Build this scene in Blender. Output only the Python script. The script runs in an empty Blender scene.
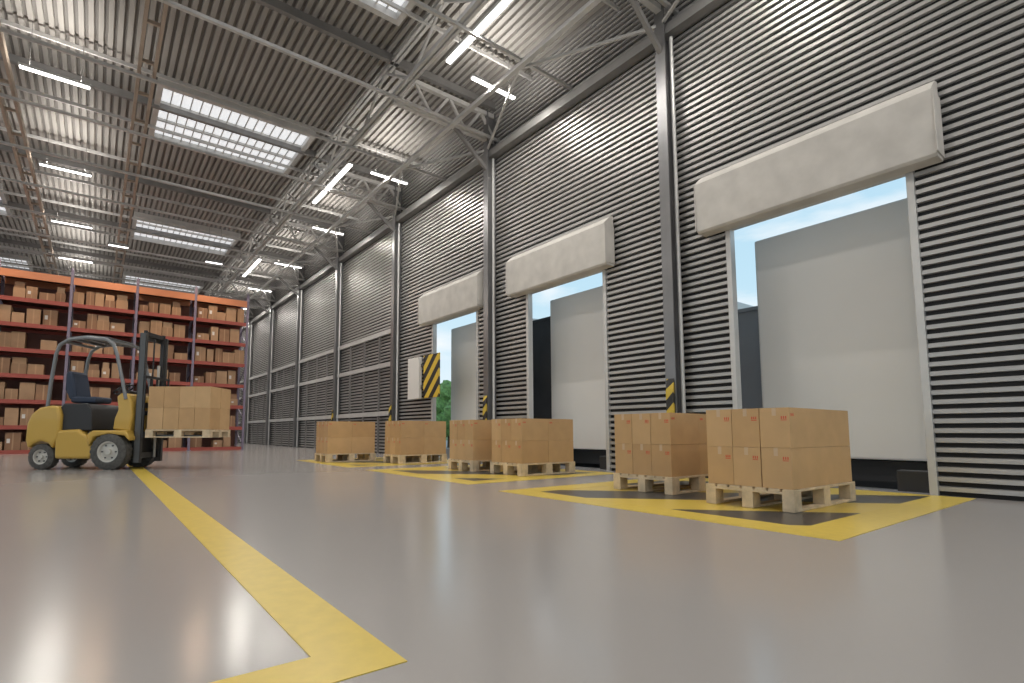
import bpy, math, random
from mathutils import Vector, Matrix
random.seed(7)
S = bpy.context.scene
COL = S.collection

# ------------------------------------------------------------ materials
def mat(name, col, rough=0.5, metal=0.0, noise=0.0, nscale=8.0, emit=None, estr=0.0, bump=0.0, rn=0.0, coat=0.0, spec=0.5):
    m = bpy.data.materials.new(name); m.use_nodes = True
    nt = m.node_tree; b = nt.nodes['Principled BSDF']
    b.inputs['Base Color'].default_value = (*col, 1)
    b.inputs['Roughness'].default_value = rough
    b.inputs['Metallic'].default_value = metal
    b.inputs['Coat Weight'].default_value = coat
    b.inputs['Specular IOR Level'].default_value = spec
    if emit:
        b.inputs['Emission Color'].default_value = (*emit, 1)
        b.inputs['Emission Strength'].default_value = estr
    if noise > 0 or bump > 0 or rn > 0:
        tc = nt.nodes.new('ShaderNodeTexCoord')
        n = nt.nodes.new('ShaderNodeTexNoise'); n.inputs['Scale'].default_value = nscale
        n.inputs['Detail'].default_value = 6
        nt.links.new(tc.outputs['Object'], n.inputs['Vector'])
        if noise > 0:
            r = nt.nodes.new('ShaderNodeValToRGB')
            r.color_ramp.elements[0].position = 0.3; r.color_ramp.elements[1].position = 0.7
            r.color_ramp.elements[0].color = (*[c*(1-noise) for c in col], 1)
            r.color_ramp.elements[1].color = (*[min(1, c*(1+noise)) for c in col], 1)
            nt.links.new(n.outputs['Fac'], r.inputs['Fac'])
            nt.links.new(r.outputs['Color'], b.inputs['Base Color'])
        if rn > 0:
            mr = nt.nodes.new('ShaderNodeMapRange')
            mr.inputs['To Min'].default_value = rough-rn; mr.inputs['To Max'].default_value = rough+rn
            nt.links.new(n.outputs['Fac'], mr.inputs['Value'])
            nt.links.new(mr.outputs['Result'], b.inputs['Roughness'])
        if bump > 0:
            bp = nt.nodes.new('ShaderNodeBump'); bp.inputs['Strength'].default_value = bump
            bp.inputs['Distance'].default_value = 0.02
            nt.links.new(n.outputs['Fac'], bp.inputs['Height'])
            nt.links.new(bp.outputs['Normal'], b.inputs['Normal'])
    return m

def hazard(name, c1, c2, k, ax=(1, 1, 1), rough=0.5):
    m = bpy.data.materials.new(name); m.use_nodes = True
    nt = m.node_tree; b = nt.nodes['Principled BSDF']; b.inputs['Roughness'].default_value = rough
    tc = nt.nodes.new('ShaderNodeTexCoord')
    d = nt.nodes.new('ShaderNodeVectorMath'); d.operation = 'DOT_PRODUCT'
    d.inputs[1].default_value = ax
    nt.links.new(tc.outputs['Object'], d.inputs[0])
    mu = nt.nodes.new('ShaderNodeMath'); mu.operation = 'MULTIPLY'; mu.inputs[1].default_value = k
    nt.links.new(d.outputs['Value'], mu.inputs[0])
    fr = nt.nodes.new('ShaderNodeMath'); fr.operation = 'FRACT'
    nt.links.new(mu.outputs[0], fr.inputs[0])
    gt = nt.nodes.new('ShaderNodeMath'); gt.operation = 'GREATER_THAN'; gt.inputs[1].default_value = 0.5
    nt.links.new(fr.outputs[0], gt.inputs[0])
    mx = nt.nodes.new('ShaderNodeMix'); mx.data_type = 'RGBA'
    mx.inputs['A'].default_value = (*c1, 1); mx.inputs['B'].default_value = (*c2, 1)
    nt.links.new(gt.outputs[0], mx.inputs['Factor'])
    nt.links.new(mx.outputs['Result'], b.inputs['Base Color'])
    return m

M_floor = mat('floor_epoxy', (0.385, 0.365, 0.352), 0.19, 0, 0.02, 0.5, spec=0.8)
M_yel = mat('floor_yellow', (0.70, 0.52, 0.09), 0.32, 0, 0.05, 14)
M_haz = hazard('floor_hazard', (0.075, 0.072, 0.07), (0.68, 0.50, 0.09), 0.50, (1, 1, 0), 0.28)
M_hazp = hazard('hazard_plate', (0.02, 0.02, 0.02), (0.72, 0.50, 0.05), 2.2, (1, 1, 1))
M_hazs = hazard('hazard_guard', (0.03, 0.03, 0.03), (0.62, 0.45, 0.06), 3.0, (1, 1, 1))
M_slat = mat('steel_slat', (0.47, 0.46, 0.45), 0.36, 0.38, 0.05, 1.5)
M_slat_shade = mat('steel_recess_shade', (0.012, 0.012, 0.013), 0.6, 0.2)  # near-black recess colour, painted shade that deepens the gaps between slats
M_deck = mat('roof_deck', (0.37, 0.355, 0.335), 0.5, 0.2, 0.06, 1.0)
M_deck_shade = mat('roof_deck_recess_shade', (0.20, 0.19, 0.18), 0.6, 0.2)  # darker copy of the deck colour, shade painted into the rib recesses
M_beam = mat('steel_beam_light', (0.60, 0.595, 0.58), 0.4, 0.3, 0.1, 3)
M_beamd = mat('steel_beam_dark', (0.24, 0.235, 0.23), 0.45, 0.3, 0.1, 3)
M_beamb = mat('steel_beam_brown', (0.46, 0.38, 0.31), 0.5, 0.2, 0.1, 3)
M_col = mat('column_steel', (0.24, 0.24, 0.245), 0.3, 0.6, 0.1, 2)
M_frame = mat('door_frame', (0.60, 0.60, 0.59), 0.4, 0.3, 0.05, 4)
M_hood = mat('hood_plaster', (0.56, 0.54, 0.505), 0.7, 0, 0.10, 3.5, bump=0.15)
M_trail = mat('trailer_panel', (0.84, 0.82, 0.785), 0.5, 0, 0.02, 1)
M_trim = mat('trailer_trim', (0.4, 0.4, 0.4), 0.4, 0.5)
M_dark = mat('dark_panel', (0.06, 0.062, 0.068), 0.6, 0, 0.1, 2)
M_gray = mat('grey_panel', (0.34, 0.35, 0.37), 0.6, 0, 0.05, 2)
M_card = [mat('cardboard_a', (0.56, 0.36, 0.18), 0.75, 0, 0.05, 5), mat('cardboard_b', (0.60, 0.395, 0.205), 0.75, 0, 0.05, 5),
          mat('cardboard_c', (0.53, 0.335, 0.165), 0.75, 0, 0.05, 5)]
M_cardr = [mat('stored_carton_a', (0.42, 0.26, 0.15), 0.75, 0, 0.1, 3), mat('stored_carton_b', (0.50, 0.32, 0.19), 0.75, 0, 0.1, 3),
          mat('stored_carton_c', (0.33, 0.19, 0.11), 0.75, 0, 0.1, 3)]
M_tape = mat('packing_tape', (0.62, 0.46, 0.30), 0.35, 0)
M_red = mat('label_red', (0.65, 0.10, 0.05), 0.6)
M_white = mat('label_white', (0.75, 0.73, 0.7), 0.6)
M_wood = mat('pallet_wood', (0.66, 0.53, 0.36), 0.75, 0, 0.2, 9, bump=0.1)
M_fyel = mat('forklift_yellow', (0.58, 0.37, 0.07), 0.35, 0, coat=0.3)
M_black = mat('black_plastic', (0.03, 0.03, 0.032), 0.5)
M_seat = mat('seat_navy', (0.03, 0.045, 0.08), 0.6)
M_tyre = mat('tyre_rubber', (0.09, 0.088, 0.083), 0.8, 0, 0.3, 20, bump=0.3)
M_rim = mat('wheel_rim', (0.6, 0.58, 0.53), 0.4, 0.2)
M_steel = mat('mast_steel', (0.12, 0.12, 0.12), 0.4, 0.6)
M_guard = mat('guard_grey', (0.22, 0.23, 0.24), 0.35, 0.2)
M_rackr = mat('rack_beam_red', (0.38, 0.085, 0.065), 0.5)
M_rack_lit = mat('rack_beam_warm_lit', (0.64, 0.26, 0.13), 0.5)  # top beam only, warm light washing over the rack put into its colour
M_rackb = mat('rack_upright_blue', (0.24, 0.21, 0.29), 0.5, 0.2)
M_deckb = mat('rack_deck', (0.24, 0.11, 0.085), 0.6)
M_lamp = mat('lamp_tube', (1, 1, 1), 0.5, emit=(1, 0.98, 0.95), estr=5)
M_sky = mat('skylight_panel', (0.7, 0.72, 0.74), 0.4, emit=(0.95, 0.97, 1.0), estr=0.62)
M_conc = mat('concrete', (0.36, 0.36, 0.35), 0.85, 0, 0.15, 0.7)
M_wallp = mat('plain_wall', (0.30, 0.29, 0.28), 0.6, 0.1, 0.05, 0.5)
M_leaf = mat('leaf', (0.16, 0.28, 0.08), 0.8, 0, 0.5, 3, bump=0.5)
M_bark = mat('bark', (0.12, 0.08, 0.05), 0.9, 0, 0.3, 6)
M_grass = mat('grass', (0.12, 0.2, 0.06), 0.9, 0, 0.3, 2)

# ------------------------------------------------------------ mesh builder
class MB:
    def __init__(s): s.v = []; s.f = []; s.m = []; s.mats = []
    def mi(s, m):
        if m not in s.mats: s.mats.append(m)
        return s.mats.index(m)
    def add(s, vs, fs, m):
        o = len(s.v); k = s.mi(m)
        s.v += [tuple(p) for p in vs]
        for f in fs: s.f.append([i+o for i in f]); s.m.append(k)
    def box(s, x0, x1, y0, y1, z0, z1, m):
        if x0 > x1: x0, x1 = x1, x0
        if y0 > y1: y0, y1 = y1, y0
        if z0 > z1: z0, z1 = z1, z0
        s.add([(x0,y0,z0),(x1,y0,z0),(x1,y1,z0),(x0,y1,z0),(x0,y0,z1),(x1,y0,z1),(x1,y1,z1),(x0,y1,z1)],
              [(0,3,2,1),(4,5,6,7),(0,1,5,4),(1,2,6,5),(2,3,7,6),(3,0,4,7)], m)
    def beam(s, p, q, w, h, m, up=(0,0,1)):
        p = Vector(p); q = Vector(q); d = (q-p).normalized(); u = Vector(up)
        if abs(d.dot(u)) > 0.98: u = Vector((1,0,0))
        r = d.cross(u).normalized()*w/2; t = r.cross(d).normalized()*h/2
        vs = [p-r-t,p+r-t,p+r+t,p-r+t,q-r-t,q+r-t,q+r+t,q-r+t]
        s.add(vs, [(0,3,2,1),(4,5,6,7),(0,1,5,4),(1,2,6,5),(2,3,7,6),(3,0,4,7)], m)
    def tube(s, pts, r, m, n=10):
        pts = [Vector(p) for p in pts]; vs = []; fs = []
        prev = None
        for i, p in enumerate(pts):
            d = (pts[min(i+1,len(pts)-1)]-pts[max(i-1,0)]).normalized()
            if prev is None:
                u = Vector((0,0,1)) if abs(d.z) < 0.9 else Vector((1,0,0))
                a = d.cross(u).normalized()
            else:
                a = (prev - d*prev.dot(d)).normalized()
            prev = a; b = d.cross(a)
            for k in range(n):
                t = 2*math.pi*k/n; vs.append(p + a*math.cos(t)*r + b*math.sin(t)*r)
        for i in range(len(pts)-1):
            for k in range(n):
                fs.append((i*n+k, i*n+(k+1)%n, (i+1)*n+(k+1)%n, (i+1)*n+k))
        fs.append(tuple(range(n))[::-1]); fs.append(tuple(range((len(pts)-1)*n, len(pts)*n)))
        s.add(vs, fs, m)
    def lathe_y(s, c, prof, m, n=32):
        vs = []; fs = []; L = len(prof)
        for k in range(n):
            t = 2*math.pi*k/n
            for r, y in prof: vs.append((c[0]+r*math.cos(t), c[1]+y, c[2]+r*math.sin(t)))
        for k in range(n):
            k2 = (k+1) % n
            for i in range(L-1): fs.append((k*L+i, k2*L+i, k2*L+i+1, k*L+i+1))
        s.add(vs, fs, m)
    def prism_y(s, prof, y0, y1, m):
        n = len(prof)
        vs = [(x,y0,z) for x,z in prof]+[(x,y1,z) for x,z in prof]
        fs = [(i,(i+1)%n,(i+1)%n+n,i+n) for i in range(n)]+[tuple(range(n))[::-1], tuple(range(n,2*n))]
        s.add(vs, fs, m)
    def obj(s, name, parent=None, bevel=0, smooth=False, segs=2):
        me = bpy.data.meshes.new(name); me.from_pydata(s.v, [], s.f)
        for m in s.mats: me.materials.append(m)
        me.polygons.foreach_set('material_index', s.m)
        me.update()
        import bmesh
        bm = bmesh.new(); bm.from_mesh(me); bmesh.ops.recalc_face_normals(bm, faces=bm.faces); bm.to_mesh(me); bm.free()
        o = bpy.data.objects.new(name, me); COL.objects.link(o)
        if parent: o.parent = parent
        if bevel:
            b = o.modifiers.new('bevel', 'BEVEL'); b.width = bevel; b.segments = segs; b.limit_method = 'ANGLE'; b.angle_limit = math.radians(40)
        if smooth:
            me.shade_smooth()
            try: me.set_sharp_from_angle(angle=math.radians(38))
            except Exception: pass
        return o

def empty(name, loc=(0,0,0), rz=0):
    e = bpy.data.objects.new(name, None); e.location = loc; e.rotation_euler = (0,0,rz); COL.objects.link(e); return e

WX = 7.5; YB = -8.0; YF = 38.0; XL = -15.0; ZC = 8.8
DOORS = [(1.68, 3.92), (6.20, 8.42), (10.20, 12.40)]
DH = 3.76
WT = 0.05   # wall panel thickness behind slats

# ------------------------------------------------------------ shell
b = MB(); b.box(XL, WX+0.15, YB, YF, -0.3, 0, M_floor); b.obj('floor')
b = MB(); P = 0.105
SEG = []
z = 0.0
while z < ZC:
    SEG += [(z, WX, z+0.046, WX, M_slat_shade), (z+0.046, WX, z+0.051, WX-0.04, M_slat), (z+0.051, WX-0.04, z+0.098, WX-0.04, M_slat), (z+0.098, WX-0.04, z+P, WX, M_slat)]
    z += P
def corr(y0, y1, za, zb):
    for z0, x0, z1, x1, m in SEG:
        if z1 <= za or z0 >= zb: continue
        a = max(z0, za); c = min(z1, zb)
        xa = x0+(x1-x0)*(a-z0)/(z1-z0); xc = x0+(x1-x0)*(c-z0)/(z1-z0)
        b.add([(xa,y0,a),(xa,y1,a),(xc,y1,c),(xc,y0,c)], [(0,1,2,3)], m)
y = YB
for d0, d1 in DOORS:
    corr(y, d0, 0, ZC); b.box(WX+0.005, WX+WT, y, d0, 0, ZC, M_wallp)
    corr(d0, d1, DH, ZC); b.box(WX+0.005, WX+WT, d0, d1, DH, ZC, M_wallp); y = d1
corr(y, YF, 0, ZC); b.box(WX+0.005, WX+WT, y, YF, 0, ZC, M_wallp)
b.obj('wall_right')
b = MB(); b.box(XL, WX+WT, YF, YF+0.2, 0, ZC, M_wallp); b.obj('wall_far')
b = MB()
b.box(XL, WX+WT, YB-0.2, YB, 0, 1.2, M_wallp); b.box(XL, WX+WT, YB-0.2, YB, 6.2, ZC, M_wallp)  # opening above the sill added to let sky fill in from behind
for i in range(7):
    x = XL+ i*(WX-XL)/6; b.box(x-0.2, x+0.2, YB-0.2, YB, 1.2, 6.2, M_wallp)
b.obj('wall_back')
b = MB()
b.box(XL-0.2, XL, YB, YF, 0, 1.2, M_wallp); b.box(XL-0.2, XL, YB, YF, 6.8, ZC, M_wallp)  # window band added in this unseen wall for sky fill from the left
for i in range(11):
    y = YB + i*(YF-YB)/10; b.box(XL-0.2, XL, y-0.2, y+0.2, 1.2, 6.8, M_wallp)
b.obj('wall_left')
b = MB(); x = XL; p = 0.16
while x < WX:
    for (xa, za, xb, zb, m) in [(0,0.06,0.055,0.06,M_deck_shade),(0.055,0.06,0.065,0,M_deck),(0.065,0,0.15,0,M_deck),(0.15,0,0.16,0.06,M_deck)]:
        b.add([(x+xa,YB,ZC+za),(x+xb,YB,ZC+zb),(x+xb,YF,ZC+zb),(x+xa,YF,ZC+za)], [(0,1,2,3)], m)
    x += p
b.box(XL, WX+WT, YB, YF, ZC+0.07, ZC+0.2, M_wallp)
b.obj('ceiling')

# skylights
SKX = [(0.85, 4.25), (-6.5, -3.0), (-13.2, -9.8)]; SKY = [-3.0, 6.0, 13.5, 22.6, 31.5]
for x0, x1 in SKX:
    for y0 in SKY:
        y1 = y0+2.5
        b = MB(); b.box(x0, x1, y0, y1, ZC-0.05, ZC-0.02, M_sky)
        for (a, c, d, e) in [(x0-.12,x0,y0-.12,y1+.12),(x1,x1+.12,y0-.12,y1+.12),(x0,x1,y0-.12,y0),(x0,x1,y1,y1+.12)]:
            b.box(a, c, d, e, ZC-0.20, ZC-0.01, M_beam)
        n = 16
        for i in range(1, n): xx = x0+(x1-x0)*i/n; b.box(xx-.012, xx+.012, y0, y1, ZC-0.09, ZC-0.05, M_beam)
        for i in range(1, 3): yy = y0+(y1-y0)*i/3; b.box(x0, x1, yy-.03, yy+.03, ZC-0.12, ZC-0.05, M_beam)
        b.obj('skylight')

# roof steel
b = MB()
for X in (0.45, -1.9, -8.0, -14.0):
    for dx in (-0.13, 0.13): b.box(X+dx-.03, X+dx+.03, YB, YF, 7.80, 7.96, M_beamb)
    y = YB+0.3
    while y < YF: b.box(X-.13, X+.13, y, y+.05, 7.84, 7.90, M_beamb); y += 1.2
b.obj('trim_roof_beams')
b = MB()
y = -5.0
while y < YF:
    b.box(XL, WX, y-.03, y+.03, 7.66, 7.72, M_beam)
    b.box(XL, WX, y+1.16, y+1.20, 8.52, 8.60, M_beam)
    y += 2.4
y = -4.84
while y < YF:
    b.box(XL, WX, y-.05, y+.05, 8.55, 8.72, M_beamd); y += 4.8
b.obj('trim_purlins')
b = MB()
for X in (4.75, -11.0):
    for zz in (7.74, 8.55):
        b.box(X-.08, X-.02, YB, YF, zz, zz+.08, M_beam); b.box(X+.02, X+.08, YB, YF, zz, zz+.08, M_beam)
    y = YB
    while y < YF-1.2:
        b.beam((X,y,7.78),(X,y+1.2,8.6),.05,.05,M_beam); b.beam((X,y+1.2,8.6),(X,y+2.4,7.78),.05,.05,M_beam); y += 2.4
ycols = [-4.84+4.8*i for i in range(9)]
for yc in ycols:
    b.box(4.75, WX-.05, yc-.05, yc+.05, 7.66, 7.76, M_beam); b.box(4.75, WX-.05, yc-.05, yc+.05, 8.3, 8.40, M_beam)
    for i in range(3):
        x = 4.8+i*.9; b.beam((x,yc,7.72),(x+.45,yc,8.35),.06,.06,M_beam); b.beam((x+.45,yc,8.35),(x+.9,yc,7.72),.06,.06,M_beam)
    b.beam((7.3,yc,6.9),(6.3,yc,7.70),.07,.08,M_beamd)
    b.beam((7.25,yc,7.45),(6.2,yc+2.4,7.66),.045,.05,M_beam); b.beam((6.2,yc+2.4,7.66),(7.25,yc+4.8,7.45),.045,.05,M_beam)
b.box(7.25, 7.42, YB, YF, 7.25, 7.42, M_beamd)
b.box(6.1, 6.2, YB, YF, 7.6, 7.68, M_beam)
b.obj('trim_roof_truss')

# columns
for k, yc in enumerate(ycols):
    b = MB()
    b.box(7.2, 7.22, yc-.09, yc+.09, 0, ZC-.4, M_col); b.box(7.42, 7.44, yc-.09, yc+.09, 0, ZC-.4, M_col)
    b.box(7.22, 7.42, yc-.012, yc+.012, 0, ZC-.4, M_col)
    b.box(7.14, 7.45, yc-.16, yc+.16, 0.0, .02, M_col)
    b.tube([(7.33,yc-.13,0.02),(7.33,yc-.13,7.2)], .03, M_frame)
    if 2 <= k <= 5:
        b.box(7.16, 7.19, yc-.065, yc+.065, 0, 1.36, M_hazs); b.prism_y([(7.16,1.36),(7.19,1.36),(7.19,1.52)], yc-.065, yc+.065, M_hazs)
    b.obj('steel_column')
b = MB()
for zz in (3.8, 2.75, 1.2): b.box(7.32, 7.40, 14.45, YF, zz, zz+.14, M_frame)
y = 15.55
while y < YF: b.box(7.33, 7.39, y-.025, y+.025, 0, 3.9, M_beamd); y += 1.2
b.obj('trim_wall_rails')

# doors
for i, (d0, d1) in enumerate(DOORS):
    b = MB(); w = .075
    b.box(7.44, WX+WT+.02, d0+.001, d0+w, 0, DH, M_frame); b.box(7.44, WX+WT+.02, d1-w, d1-.001, 0, DH, M_frame)
    b.box(7.44, WX+WT+.02, d0+w, d1-w, DH-.06, DH-.001, M_frame)
    b.obj('door_%d' % (i+1), bevel=.005)
HOODS = [(1.41, 4.22), (5.98, 8.77), (9.87, 12.70)]
for y0, y1 in HOODS:
    b = MB()
    b.prism_y([(7.43,4.62),(7.34,4.60),(7.21,4.49),(7.17,4.44),(7.19,3.71),(7.22,3.68),(7.43,3.68)], y0, y1, M_hood)
    b.box(7.165, 7.43, y0-.015, y0, 3.72, 4.42, M_hood)
    b.box(7.165, 7.43, y1, y1+.015, 3.72, 4.42, M_hood)
    b.obj('door_hood', bevel=.012)
b = MB()
b.box(7.26, 7.30, 11.70, 12.52, 1.62, 2.80, M_hazp); b.box(7.22, 7.32, 12.70, 13.35, 1.62, 2.80, M_white)
b.box(7.28, 7.46, 12.50, 12.75, 1.9, 2.0, M_steel); b.box(7.28, 7.46, 12.50, 12.75, 2.5, 2.6, M_steel)
b.obj('hazard_sign', bevel=.01)

# exterior
b = MB(); b.box(WX+.16, 300, -150, 250, -1.3, -1.1, M_conc); b.obj('ground_exterior')
b = MB(); b.box(60, 299, -100, 240, -1.1, -1.0, M_grass); b.obj('grass_verge')
for y0 in (1.36, 5.98, 10.12):
    y1 = y0+2.53
    e = empty('truck_trailer')
    b = MB(); X = 8.25; X1 = 19
    b.box(X, X1, y0, y1, .33, 3.70, M_trail)
    b.obj('body', e, bevel=.03)
    b = MB()
    b.box(X+.3, X1-.3, y0+.3, y1-.3, .02, .30, M_black)
    b.box(X+.05, X+.15, y0+.1, y1-.1, -.45, -.25, M_trim)
    for yy in (y0+.4, y1-.4): b.box(X+.08, X+.2, yy-.05, yy+.05, -.3, .3, M_trim)
    for xx in (X+1.8, X+3.1, X1-1.5):
        for yy in (y0+.05, y1-.4): b.lathe_y((xx, yy, -.62), [(0,0),(.25,0),(.28,-.02),(.44,-.01),(.48,.05),(.48,.30),(.44,.35),(.28,.35),(0,.35)], M_tyre)
        b.box(xx-.06, xx+.06, y0+.1, y1-.1, -.68, -.56, M_black)
    b.box(X+1.2, X+3.6, y0+.5, y1-.5, -.6, .1, M_black)
    b.obj('undercarriage', e)
for (y0, y1, zt, m) in [(3.98, 5.85, 2.77, M_gray), (8.6, 10.0, 3.5, M_dark)]:
    b = MB(); b.box(9.0, 11.5, y0, y1, -1.1, zt, m); b.box(8.97, 11.53, y0-.03, y1+.03, zt, zt+.06, m); b.obj('loading_bay_divider')
for d0, d1 in DOORS:
    b = MB()
    b.box(7.66, 8.2, d0+.3, d1-.3, -.09, -.03, M_trim); b.box(7.66, 7.85, d0+.12, d0+.42, -.75, .24, M_black); b.box(7.66, 7.85, d1-.42, d1-.12, -.75, .24, M_gray)
    b.box(7.66, 7.82, d0+.4, d1-.4, -.6, -.1, M_black)
    b.obj('dock_leveller', bevel=.01)
for k in range(9):
    tx = 30+random.uniform(-4, 10); ty = 38+k*4.2; h = random.uniform(4.5, 6.5)
    b = MB(); b.tube([(tx,ty,-1.1),(tx+.1,ty,1),(tx,ty+.1,h-2)], .2, M_bark)
    for j in range(14):
        a = random.uniform(0, 6.28); rr = random.uniform(0, 1.5); c = Vector((tx+rr*math.cos(a), ty+rr*math.sin(a), random.uniform(.8, h-1))); R = random.uniform(.8, 1.4)
        n1, n2 = 8, 12; vs = []; fs = []
        for ii in range(n1+1):
            for jj in range(n2):
                th = math.pi*ii/n1; ph = 2*math.pi*jj/n2; r = R*random.uniform(.82, 1.12)
                vs.append(c+Vector((r*math.sin(th)*math.cos(ph), r*math.sin(th)*math.sin(ph), r*math.cos(th))))
        for ii in range(n1):
            for jj in range(n2): fs.append((ii*n2+jj, ii*n2+(jj+1)%n2, (ii+1)*n2+(jj+1)%n2, (ii+1)*n2+jj))
        b.add(vs, fs, M_leaf)
    b.obj('tree')

# ------------------------------------------------------------ floor markings
b = MB(); T = .003
b.box(.57, .795, 1.65, 34, 0, T, M_yel); b.box(-6, .795, 1.45, 1.65, 0, T, M_yel)
b.obj('floor_marking_lane')
for (x0, x1, y0, y1) in [(3.84, 7.4, 1.37, 4.85), (4.0, 7.1, 5.7, 8.95), (4.0, 7.1, 9.8, 13.0)]:
    b = MB(); w = .34
    b.box(x0, x0+w, y0, y1, 0, T, M_yel); b.box(x0+w, x1, y0, y0+w, 0, T, M_yel); b.box(x0+w, x1, y1-w, y1, 0, T, M_yel)
    b.box(x0+w, x1, y0+w, y1-w, 0, .002, M_haz)
    b.obj('floor_marking_dock')

# ------------------------------------------------------------ pallets + boxes
def pallet_geo(b, L=1.2, W=.8, H=.19, z=0):
    bh = H-.022*2-.022
    for yy in (-W/2+.05, 0, W/2-.05):
        b.box(-L/2, L/2, yy-.05, yy+.05, z, z+.022, M_wood)
        for xx in (-L/2+.07, 0, L/2-.07): b.box(xx-.07, xx+.07, yy-.05, yy+.05, z+.022, z+.022+bh, M_wood)
    for xx in (-L/2+.07, 0, L/2-.07): b.box(xx-.07, xx+.07, -W/2, W/2, z+.022+bh, z+.044+bh, M_wood)
    n = 7; gap = .022; w = (W-gap*(n-1))/n
    for i in range(n): y0 = -W/2+i*(w+gap); b.box(-L/2, L/2, y0, y0+w, z+.044+bh, z+H, M_wood)
def boxes_geo(b, L, W, H, nx, ny, nz, z, cx=0, cy=0, marks=True):
    dx = L/nx; dy = W/ny; dz = H/nz
    for i in range(nx):
        for j in range(ny):
            for k in range(nz):
                g = .0025; jx = random.uniform(-.002,.002); jy = random.uniform(-.002,.002)
                x0 = cx-L/2+i*dx+g+jx; x1 = cx-L/2+(i+1)*dx-g+jx; y0 = cy-W/2+j*dy+g+jy; y1 = cy-W/2+(j+1)*dy-g+jy
                z0 = z+k*dz+.001; z1 = z+(k+1)*dz-.001
                m = random.choice(M_card); b.box(x0,x1,y0,y1,z0,z1,m)
                yc = (y0+y1)/2; e = .0012
                b.box(x0-e, x1+e, yc-.018, yc+.018, z1-.0005, z1+e, M_tape)
                b.box(x0-e, x0+.0005, yc-.018, yc+.018, z1-.07, z1+e, M_tape)
                if marks and i == 0:
                    for q in range(3): b.box(x0-e*1.2, x0+.0005, y0+.022+.018*q, y0+.032+.018*q, z1-.10, z1-.075, M_red)
                    b.box(x0-e*1.2, x0+.0005, y0+.02, y0+.07, z1-.112, z1-.106, M_red)
                if marks and j == 0 and k == nz-1:
                    for q in range(3): b.box(x0+.03+.022*q, x0+.043+.022*q, y0-e, y0+.0005, z1-.075, z1-.05, M_red)
def loaded(x0, y0, rz=0, L=1.2, W=.8, H=.71, nx=2):
    b = MB(); pallet_geo(b, L, W); o = b.obj('wooden_pallet', bevel=.003); o.location = (x0+L/2, y0+W/2, 0.004); o.rotation_euler[2] = rz
    b = MB(); boxes_geo(b, L*.97, W*.96, H, nx, 3, 2, 0.0); o = b.obj('cardboard_box_stack', bevel=.004); o.location = (x0+L/2, y0+W/2, .195); o.rotation_euler[2] = rz
loaded(4.82, 2.04, .0, L=1.37, nx=1); loaded(5.10, 3.40, .01); loaded(5.36, 6.2, 0); loaded(5.3, 7.4, -.01); loaded(5.3, 10.1, .0, H=.74); loaded(4.24, 11.6, .0, H=.74)

# ------------------------------------------------------------ rack
e = empty('pallet_rack')
RY0, RY1 = 22.0, 23.15
ups = [4.66-1.85*i for i in range(11)]
LV = [.12, .90, 1.72, 2.54, 3.36, 4.18, 5.0, 5.88]
b = MB()
for x in ups:
    for yy in (RY0, RY1): b.box(x-.04, x+.04, yy-.04, yy+.04, 0, 6.15, M_rackb)
    b.box(x-.08, x+.08, RY0-.07, RY0+.07, 0, .015, M_rackb)
    z = .2
    while z < 5.6: b.beam((x,RY0,z),(x,RY1,z+.5),.03,.03,M_rackb); b.beam((x,RY1,z+.5),(x,RY0,z+1.0),.03,.03,M_rackb); z += 1.0
b.obj('uprights', e)
b = MB()
for i in range(len(ups)-1):
    xa, xb = ups[i+1]+.045, ups[i]-.045
    for k, z in enumerate(LV):
        m = M_rack_lit if k == len(LV)-1 else M_rackr
        hh = .24 if k == len(LV)-1 else .13
        b.box(xa, xb, RY0-.05, RY0, z-hh, z, m); b.box(xa, xb, RY1, RY1+.05, z-hh, z, m)
        b.box(xa, xb, RY0, RY1, z-.03, z-.005, M_deckb)
    b.box(xa, xb, RY1+.05, RY1+.07, .1, 5.85, M_deckb)
b.obj('beams', e)
b = MB()
for i in range(len(ups)-1):
    xa, xb = ups[i+1]+.05, ups[i]-.05
    for z in LV[:-1]:
        x = xa+random.uniform(0,.08)
        while x < xb-.2:
            w = random.uniform(.22, .42); h = random.choice([.26,.34,.42,.5,.55])
            if x+w > xb: break
            if random.random() > .05:
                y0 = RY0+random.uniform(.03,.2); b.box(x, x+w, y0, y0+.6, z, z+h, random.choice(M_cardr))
                b.box(x+w*.45, x+w*.55, y0-.002, y0, z+.0, z+h, M_cardr[1])
                if random.random() < .3: b.box(x+.04, x+.12, y0-.003, y0, z+h*.4, z+h*.65, M_white)
                if random.random() < .4 and h < .36: b.box(x+.02, x+w-.03, y0+.03, y0+.4, z+h, z+h+.2, random.choice(M_cardr))
            x += w+random.uniform(.005, .06)
b.obj('stored_boxes', e)

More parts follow.
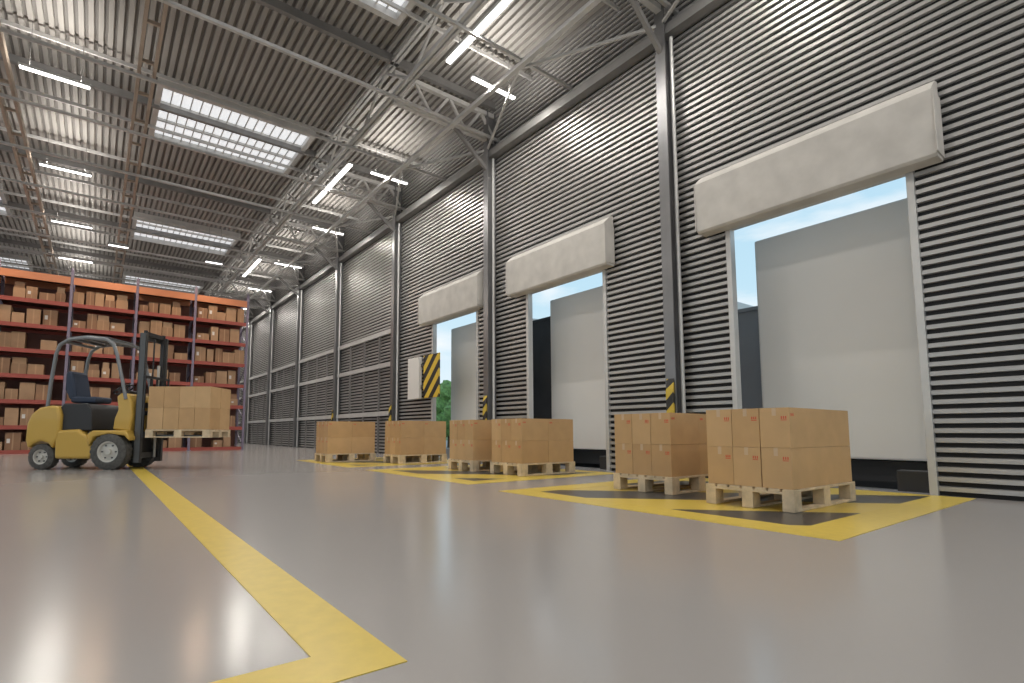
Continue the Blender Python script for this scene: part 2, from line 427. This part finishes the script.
# ------------------------------------------------------------ forklift
yaw = math.radians(-36.35)
FO = (0.20, 11.73, 0)
F = empty('forklift', FO, yaw)
b = MB()
b.prism_y([(-1.50,.38),(-1.55,.55),(-1.54,.85),(-1.47,1.02),(-1.33,1.14),(-1.12,1.18),(-.98,1.16),(-.93,1.0),(-.93,.60),(-1.0,.50),(-1.05,.38),(-1.12,.48),(-1.27,.52),(-1.40,.48)], .02, 1.02, M_fyel)
b.prism_y([(-1.0,.20),(-1.02,.72),(-.6,.74),(-.40,.60),(-.30,.36),(-.34,.20)], .03, 1.01, M_fyel)
b.obj('body', F, bevel=.05, smooth=True, segs=3)
b = MB()
b.prism_y([(-.02,.74),(.30,.70),(.33,1.0),(.30,1.25),(.22,1.40),(.10,1.42),(.02,1.35),(.06,1.1),(.0,.95)], .12, .92, M_fyel)
for ya, yb_ in ((.0,.24),(.80,1.04)):
    b.prism_y([(-.40,.66),(-.30,.72),(.30,.72),(.38,.60),(.38,.52),(.28,.62),(0.0,.66),(-.28,.60),(-.37,.42)], ya, yb_, M_fyel)
b.obj('front_cowl', F, bevel=.03, smooth=True, segs=3)
b = MB()
b.prism_y([(-1.0,.70),(-1.02,1.12),(-.93,1.22),(-.50,1.22),(-.42,1.12),(-.38,.72)], .10, .94, M_black)
b.box(-.95, .30, .25, .80, .25, .70, M_black)
b.box(-.45, .02, .08, .96, .66, .70, M_black)
b.box(.04, .12, .3, .75, 1.36, 1.48, M_black)
b.obj('engine_cover', F, bevel=.03, smooth=True)
b = MB()
b.box(-.98, -.50, .30, .76, 1.24, 1.36, M_seat)
b.prism_y([(-1.02,1.30),(-.88,1.30),(-.95,1.62),(-1.0,1.84),(-1.08,1.86),(-1.12,1.80),(-1.12,1.5)], .32, .74, M_seat)
b.obj('seat', F, bevel=.04, smooth=True, segs=3)
b = MB()
b.tube([(.05,.53,1.2),(-.12,.53,1.5)], .025, M_black)
c = Vector((-.13,.53,1.51)); u = Vector((.86,0,.5)); v = Vector((0,1,0))
b.tube([c+u*.17*math.cos(t)+v*.17*math.sin(t) for t in [2*math.pi*k/24 for k in range(25)]], .014, M_black, 8)
for t in (0, 2.1, 4.2): b.tube([c, c+u*.17*math.cos(t)+v*.17*math.sin(t)], .01, M_black, 6)
b.tube([(-.02,.35,1.3),(-.08,.34,1.55)], .01, M_black, 6); b.tube([(-.02,.28,1.3),(-.06,.27,1.52)], .01, M_black, 6)
b.obj('steering_wheel', F, smooth=True)
def wheel(b, x, y, r, w):
    b.lathe_y((x,y,r), [(r*.58,0),(r*.62,-.01),(r*.9,0),(r*.985,.02),(r,.05),(r,w-.05),(r*.985,w-.02),(r*.9,w),(r*.6,w+.01),(r*.58,w)], M_tyre, 40)
    b.lathe_y((x,y,r), [(0,.0),(r*.16,0),(r*.18,.03),(r*.3,.05),(r*.46,.05),(r*.52,.01),(r*.6,.005),(r*.6,w-.01),(r*.4,w-.02),(0,w-.02)], M_rim, 32)
    n = 22
    for k in range(n):
        t = 2*math.pi*k/n
        for (a0, a1, o) in ((.015, w*.5-.01, 0), (w*.5+.01, w-.015, math.pi/n)):
            tt = t+o
            p0 = Vector((x+math.cos(tt)*(r-.004), y+a0, r+math.sin(tt)*(r-.004))); p1 = Vector((p0.x, y+a1, p0.z))
            b.beam(p0, p1, r*.16, .016, M_tyre, up=(math.cos(tt),0,math.sin(tt)))
    for k in range(6):
        t = k*math.pi/3
        b.lathe_y((x+math.cos(t)*r*.38, y+.03, r+math.sin(t)*r*.38), [(0,0),(.014,0),(.014,.04)], M_steel, 8)
b = MB(); wheel(b, 0, 0.0, .33, .22); wheel(b, 0, .82, .33, .22); wheel(b, -1.27, .06, .235, .18); wheel(b, -1.27, .80, .235, .18)
b.tube([(0,.2,.32),(0,.85,.32)], .06, M_black); b.tube([(-1.27,.2,.225),(-1.27,.85,.225)], .05, M_black)
b.obj('wheels', F, smooth=True)
b = MB()
for yy in (.12, .92):
    b.tube([(.20,yy,1.30),(.10,yy,1.7),(-.02,yy,2.15),(-.10,yy,2.34),(-.22,yy,2.42),(-.6,yy,2.46),(-.95,yy,2.42),(-1.10,yy,2.32),(-1.16,yy,2.15),(-1.22,yy,1.6),(-1.25,yy,1.12)], .032, M_guard)
for xx, zz in ((-.15,2.40),(-.32,2.44),(-.50,2.455),(-.68,2.455),(-.86,2.43),(-1.02,2.38)):
    b.box(xx-.03, xx+.03, .12, .92, zz-.02, zz+.02, M_guard)
b.prism_y([(-.2,2.455),(-.6,2.495),(-.95,2.455),(-.95,2.47),(-.6,2.51),(-.2,2.47)], .14, .90, M_guard)
b.obj('overhead_guard', F, smooth=True)
b = MB()
for yy in (.20, .84):
    b.box(.36, .48, yy-.035, yy-.015, .12, 2.56, M_steel); b.box(.36, .38, yy-.035, yy+.035, .12, 2.56, M_steel); b.box(.46, .48, yy-.035, yy+.035, .12, 2.56, M_steel)
    s_ = 1 if yy < .5 else -1
    b.box(.39, .45, yy+.045*s_-.02, yy+.045*s_+.02, .2, 2.62, M_black)
    b.tube([(.40,yy+.11*s_,.2),(.40,yy+.11*s_,2.0)], .025, M_rim)
for zz in (.25, 1.2, 2.5): b.box(.34, .37, .2, .84, zz-.05, zz+.05, M_steel)
b.box(.40, .44, .24, .80, 2.52, 2.6, M_black)
b.tube([(.42,.52,.7),(.42,.52,2.5)], .015, M_black); b.tube([(.36,.30,.7),(.10,.30,.5)], .03, M_black)
b.obj('mast', F, bevel=.004)
b = MB()
b.box(.50, .54, .14, .90, .58, .68, M_black); b.box(.50, .54, .14, .90, 1.0, 1.08, M_black)
for yy in (.16, .34, .52, .70, .88): b.box(.50, .53, yy-.015, yy+.015, .62, 1.75, M_black)
b.box(.50, .53, .14, .90, 1.70, 1.75, M_black)
for yy in (.28, .76): b.box(.54, .58, yy-.05, yy+.05, .60, 1.1, M_steel); b.prism_y([(.54,.60),(.54,.645),(1.60,.63),(1.62,.605)], yy-.05, yy+.05, M_steel)
b.obj('fork_carriage', F, bevel=.004)
Mf = Matrix.Translation(FO) @ Matrix.Rotation(yaw, 4, 'Z')
b = MB(); pallet_geo(b, 1.2, .8, .15); o = b.obj('wooden_pallet', bevel=.003)
o.matrix_world = Mf @ Matrix.Translation((1.19,.52,.585))
b = MB(); boxes_geo(b, 1.16, .78, .80, 4, 2, 2, 0, marks=False); o = b.obj('cardboard_box_stack', bevel=.004); o.matrix_world = Mf @ Matrix.Translation((1.19,.52,.738))

# ------------------------------------------------------------ lamps
def area(name, loc, sx, sy, P, col=(1,.945,.875), parent=None, up=False):
    l = bpy.data.lights.new(name, 'AREA'); l.shape = 'RECTANGLE'; l.size = sx; l.size_y = sy; l.energy = P; l.color = col
    o = bpy.data.objects.new(name, l); COL.objects.link(o); o.location = loc
    if up: o.rotation_euler = (math.pi, 0, 0)
    if parent: o.parent = parent
    return o
ZL = 7.68
for X in (6.18, -1.0, -8.5):
    for i in range(-3, 7):
        Y = 7.92+4.7*i if X > 0 else 12.8+4.55*(i-1)
        if Y < YB or Y > YF-1: continue
        e = empty('ceiling_lamp', (X, Y, ZL))
        b = MB(); b.box(-.56,.56,-.05,.05,.0,.05,M_frame); b.box(-.54,.54,-.035,.035,-.025,.0,M_lamp)
        for xx in (-.4,.4): b.tube([(xx,0,.05),(xx,0,1.0)], .005, M_beamd, 6)
        b.obj('housing', e)
        area('tube', (0,0,-.03), 1.06, .06, 64, parent=e)
        area('ceiling_fill', (0,0,.056), 1.06, .06, 28, parent=e, up=True)  # upward fill added to each lamp to brighten the roof deck
for Y in (5.0, 12.6, 22.0, 31.0, -4.5):
    e = empty('linear_lamp', (5.05, Y, 7.72))
    b = MB(); b.box(-.07,.07,0,2.9,0,.06,M_frame); b.box(-.05,.05,.02,2.88,-.03,0,M_lamp)
    for yy in (.4, 2.5): b.tube([(0,yy,.06),(0,yy,1.0)], .005, M_beamd, 6)
    b.obj('housing', e)
    area('tube', (0,1.45,-.035), .08, 2.8, 75, parent=e)
for X in (-6.5, -3, 0.3, 3.2):
    e = empty('rack_warm_fill', (X, 20.9, 6.9))  # added warm fill for the glow on the rack top, housing invented
    b = MB(); b.box(-.3,.3,-.08,.08,.0,.08,M_beamd); b.box(-.27,.27,-.05,.05,-.01,0,M_lamp)
    for xx in (-.2,.2): b.tube([(xx,0,.08),(xx,0,1.8)], .005, M_beamd, 6)
    b.obj('housing', e)
    area('tube', (0,0,-.02), .5, .08, 26, (1,.68,.45), parent=e)

# ------------------------------------------------------------ world
w = bpy.data.worlds.new('sky'); S.world = w; w.use_nodes = True; nt = w.node_tree
bg = nt.nodes['Background']; tc = nt.nodes.new('ShaderNodeTexCoord'); sp = nt.nodes.new('ShaderNodeSeparateXYZ')
nt.links.new(tc.outputs['Generated'], sp.inputs[0])
r = nt.nodes.new('ShaderNodeValToRGB'); cr = r.color_ramp
cr.elements[0].position = 0.0; cr.elements[0].color = (.82,.89,.93,1); cr.elements[1].position = .7; cr.elements[1].color = (.34,.58,.78,1)
q = cr.elements.new(.25); q.color = (.50,.72,.85,1)
nt.links.new(sp.outputs['Z'], r.inputs['Fac'])
n = nt.nodes.new('ShaderNodeTexNoise'); n.inputs['Scale'].default_value = 3.5; n.inputs['Detail'].default_value = 7
mp = nt.nodes.new('ShaderNodeMapping'); mp.inputs['Scale'].default_value = (1,1,3); nt.links.new(tc.outputs['Generated'], mp.inputs[0]); nt.links.new(mp.outputs[0], n.inputs['Vector'])
r2 = nt.nodes.new('ShaderNodeValToRGB'); r2.color_ramp.elements[0].position = .50; r2.color_ramp.elements[1].position = .68
nt.links.new(n.outputs['Fac'], r2.inputs['Fac'])
mx = nt.nodes.new('ShaderNodeMix'); mx.data_type = 'RGBA'; mx.inputs['B'].default_value = (.92,.93,.94,1)
nt.links.new(r2.outputs['Color'], mx.inputs['Factor']); nt.links.new(r.outputs['Color'], mx.inputs['A'])
nt.links.new(mx.outputs['Result'], bg.inputs['Color']); bg.inputs['Strength'].default_value = 1.0

# ------------------------------------------------------------ camera
cd = bpy.data.cameras.new('camera'); cam = bpy.data.objects.new('camera', cd); COL.objects.link(cam); S.camera = cam
cd.sensor_width = 36; cd.sensor_fit = 'HORIZONTAL'; cd.lens = 521/1024*36; cd.shift_x = .03125; cd.shift_y = .0425; cd.clip_end = 1000
cam.location = (0,0,.69); cam.rotation_euler = (math.radians(95.15), 0, math.radians(-36.35))
S.view_settings.view_transform = 'Standard'
S.view_settings.exposure = 0.15
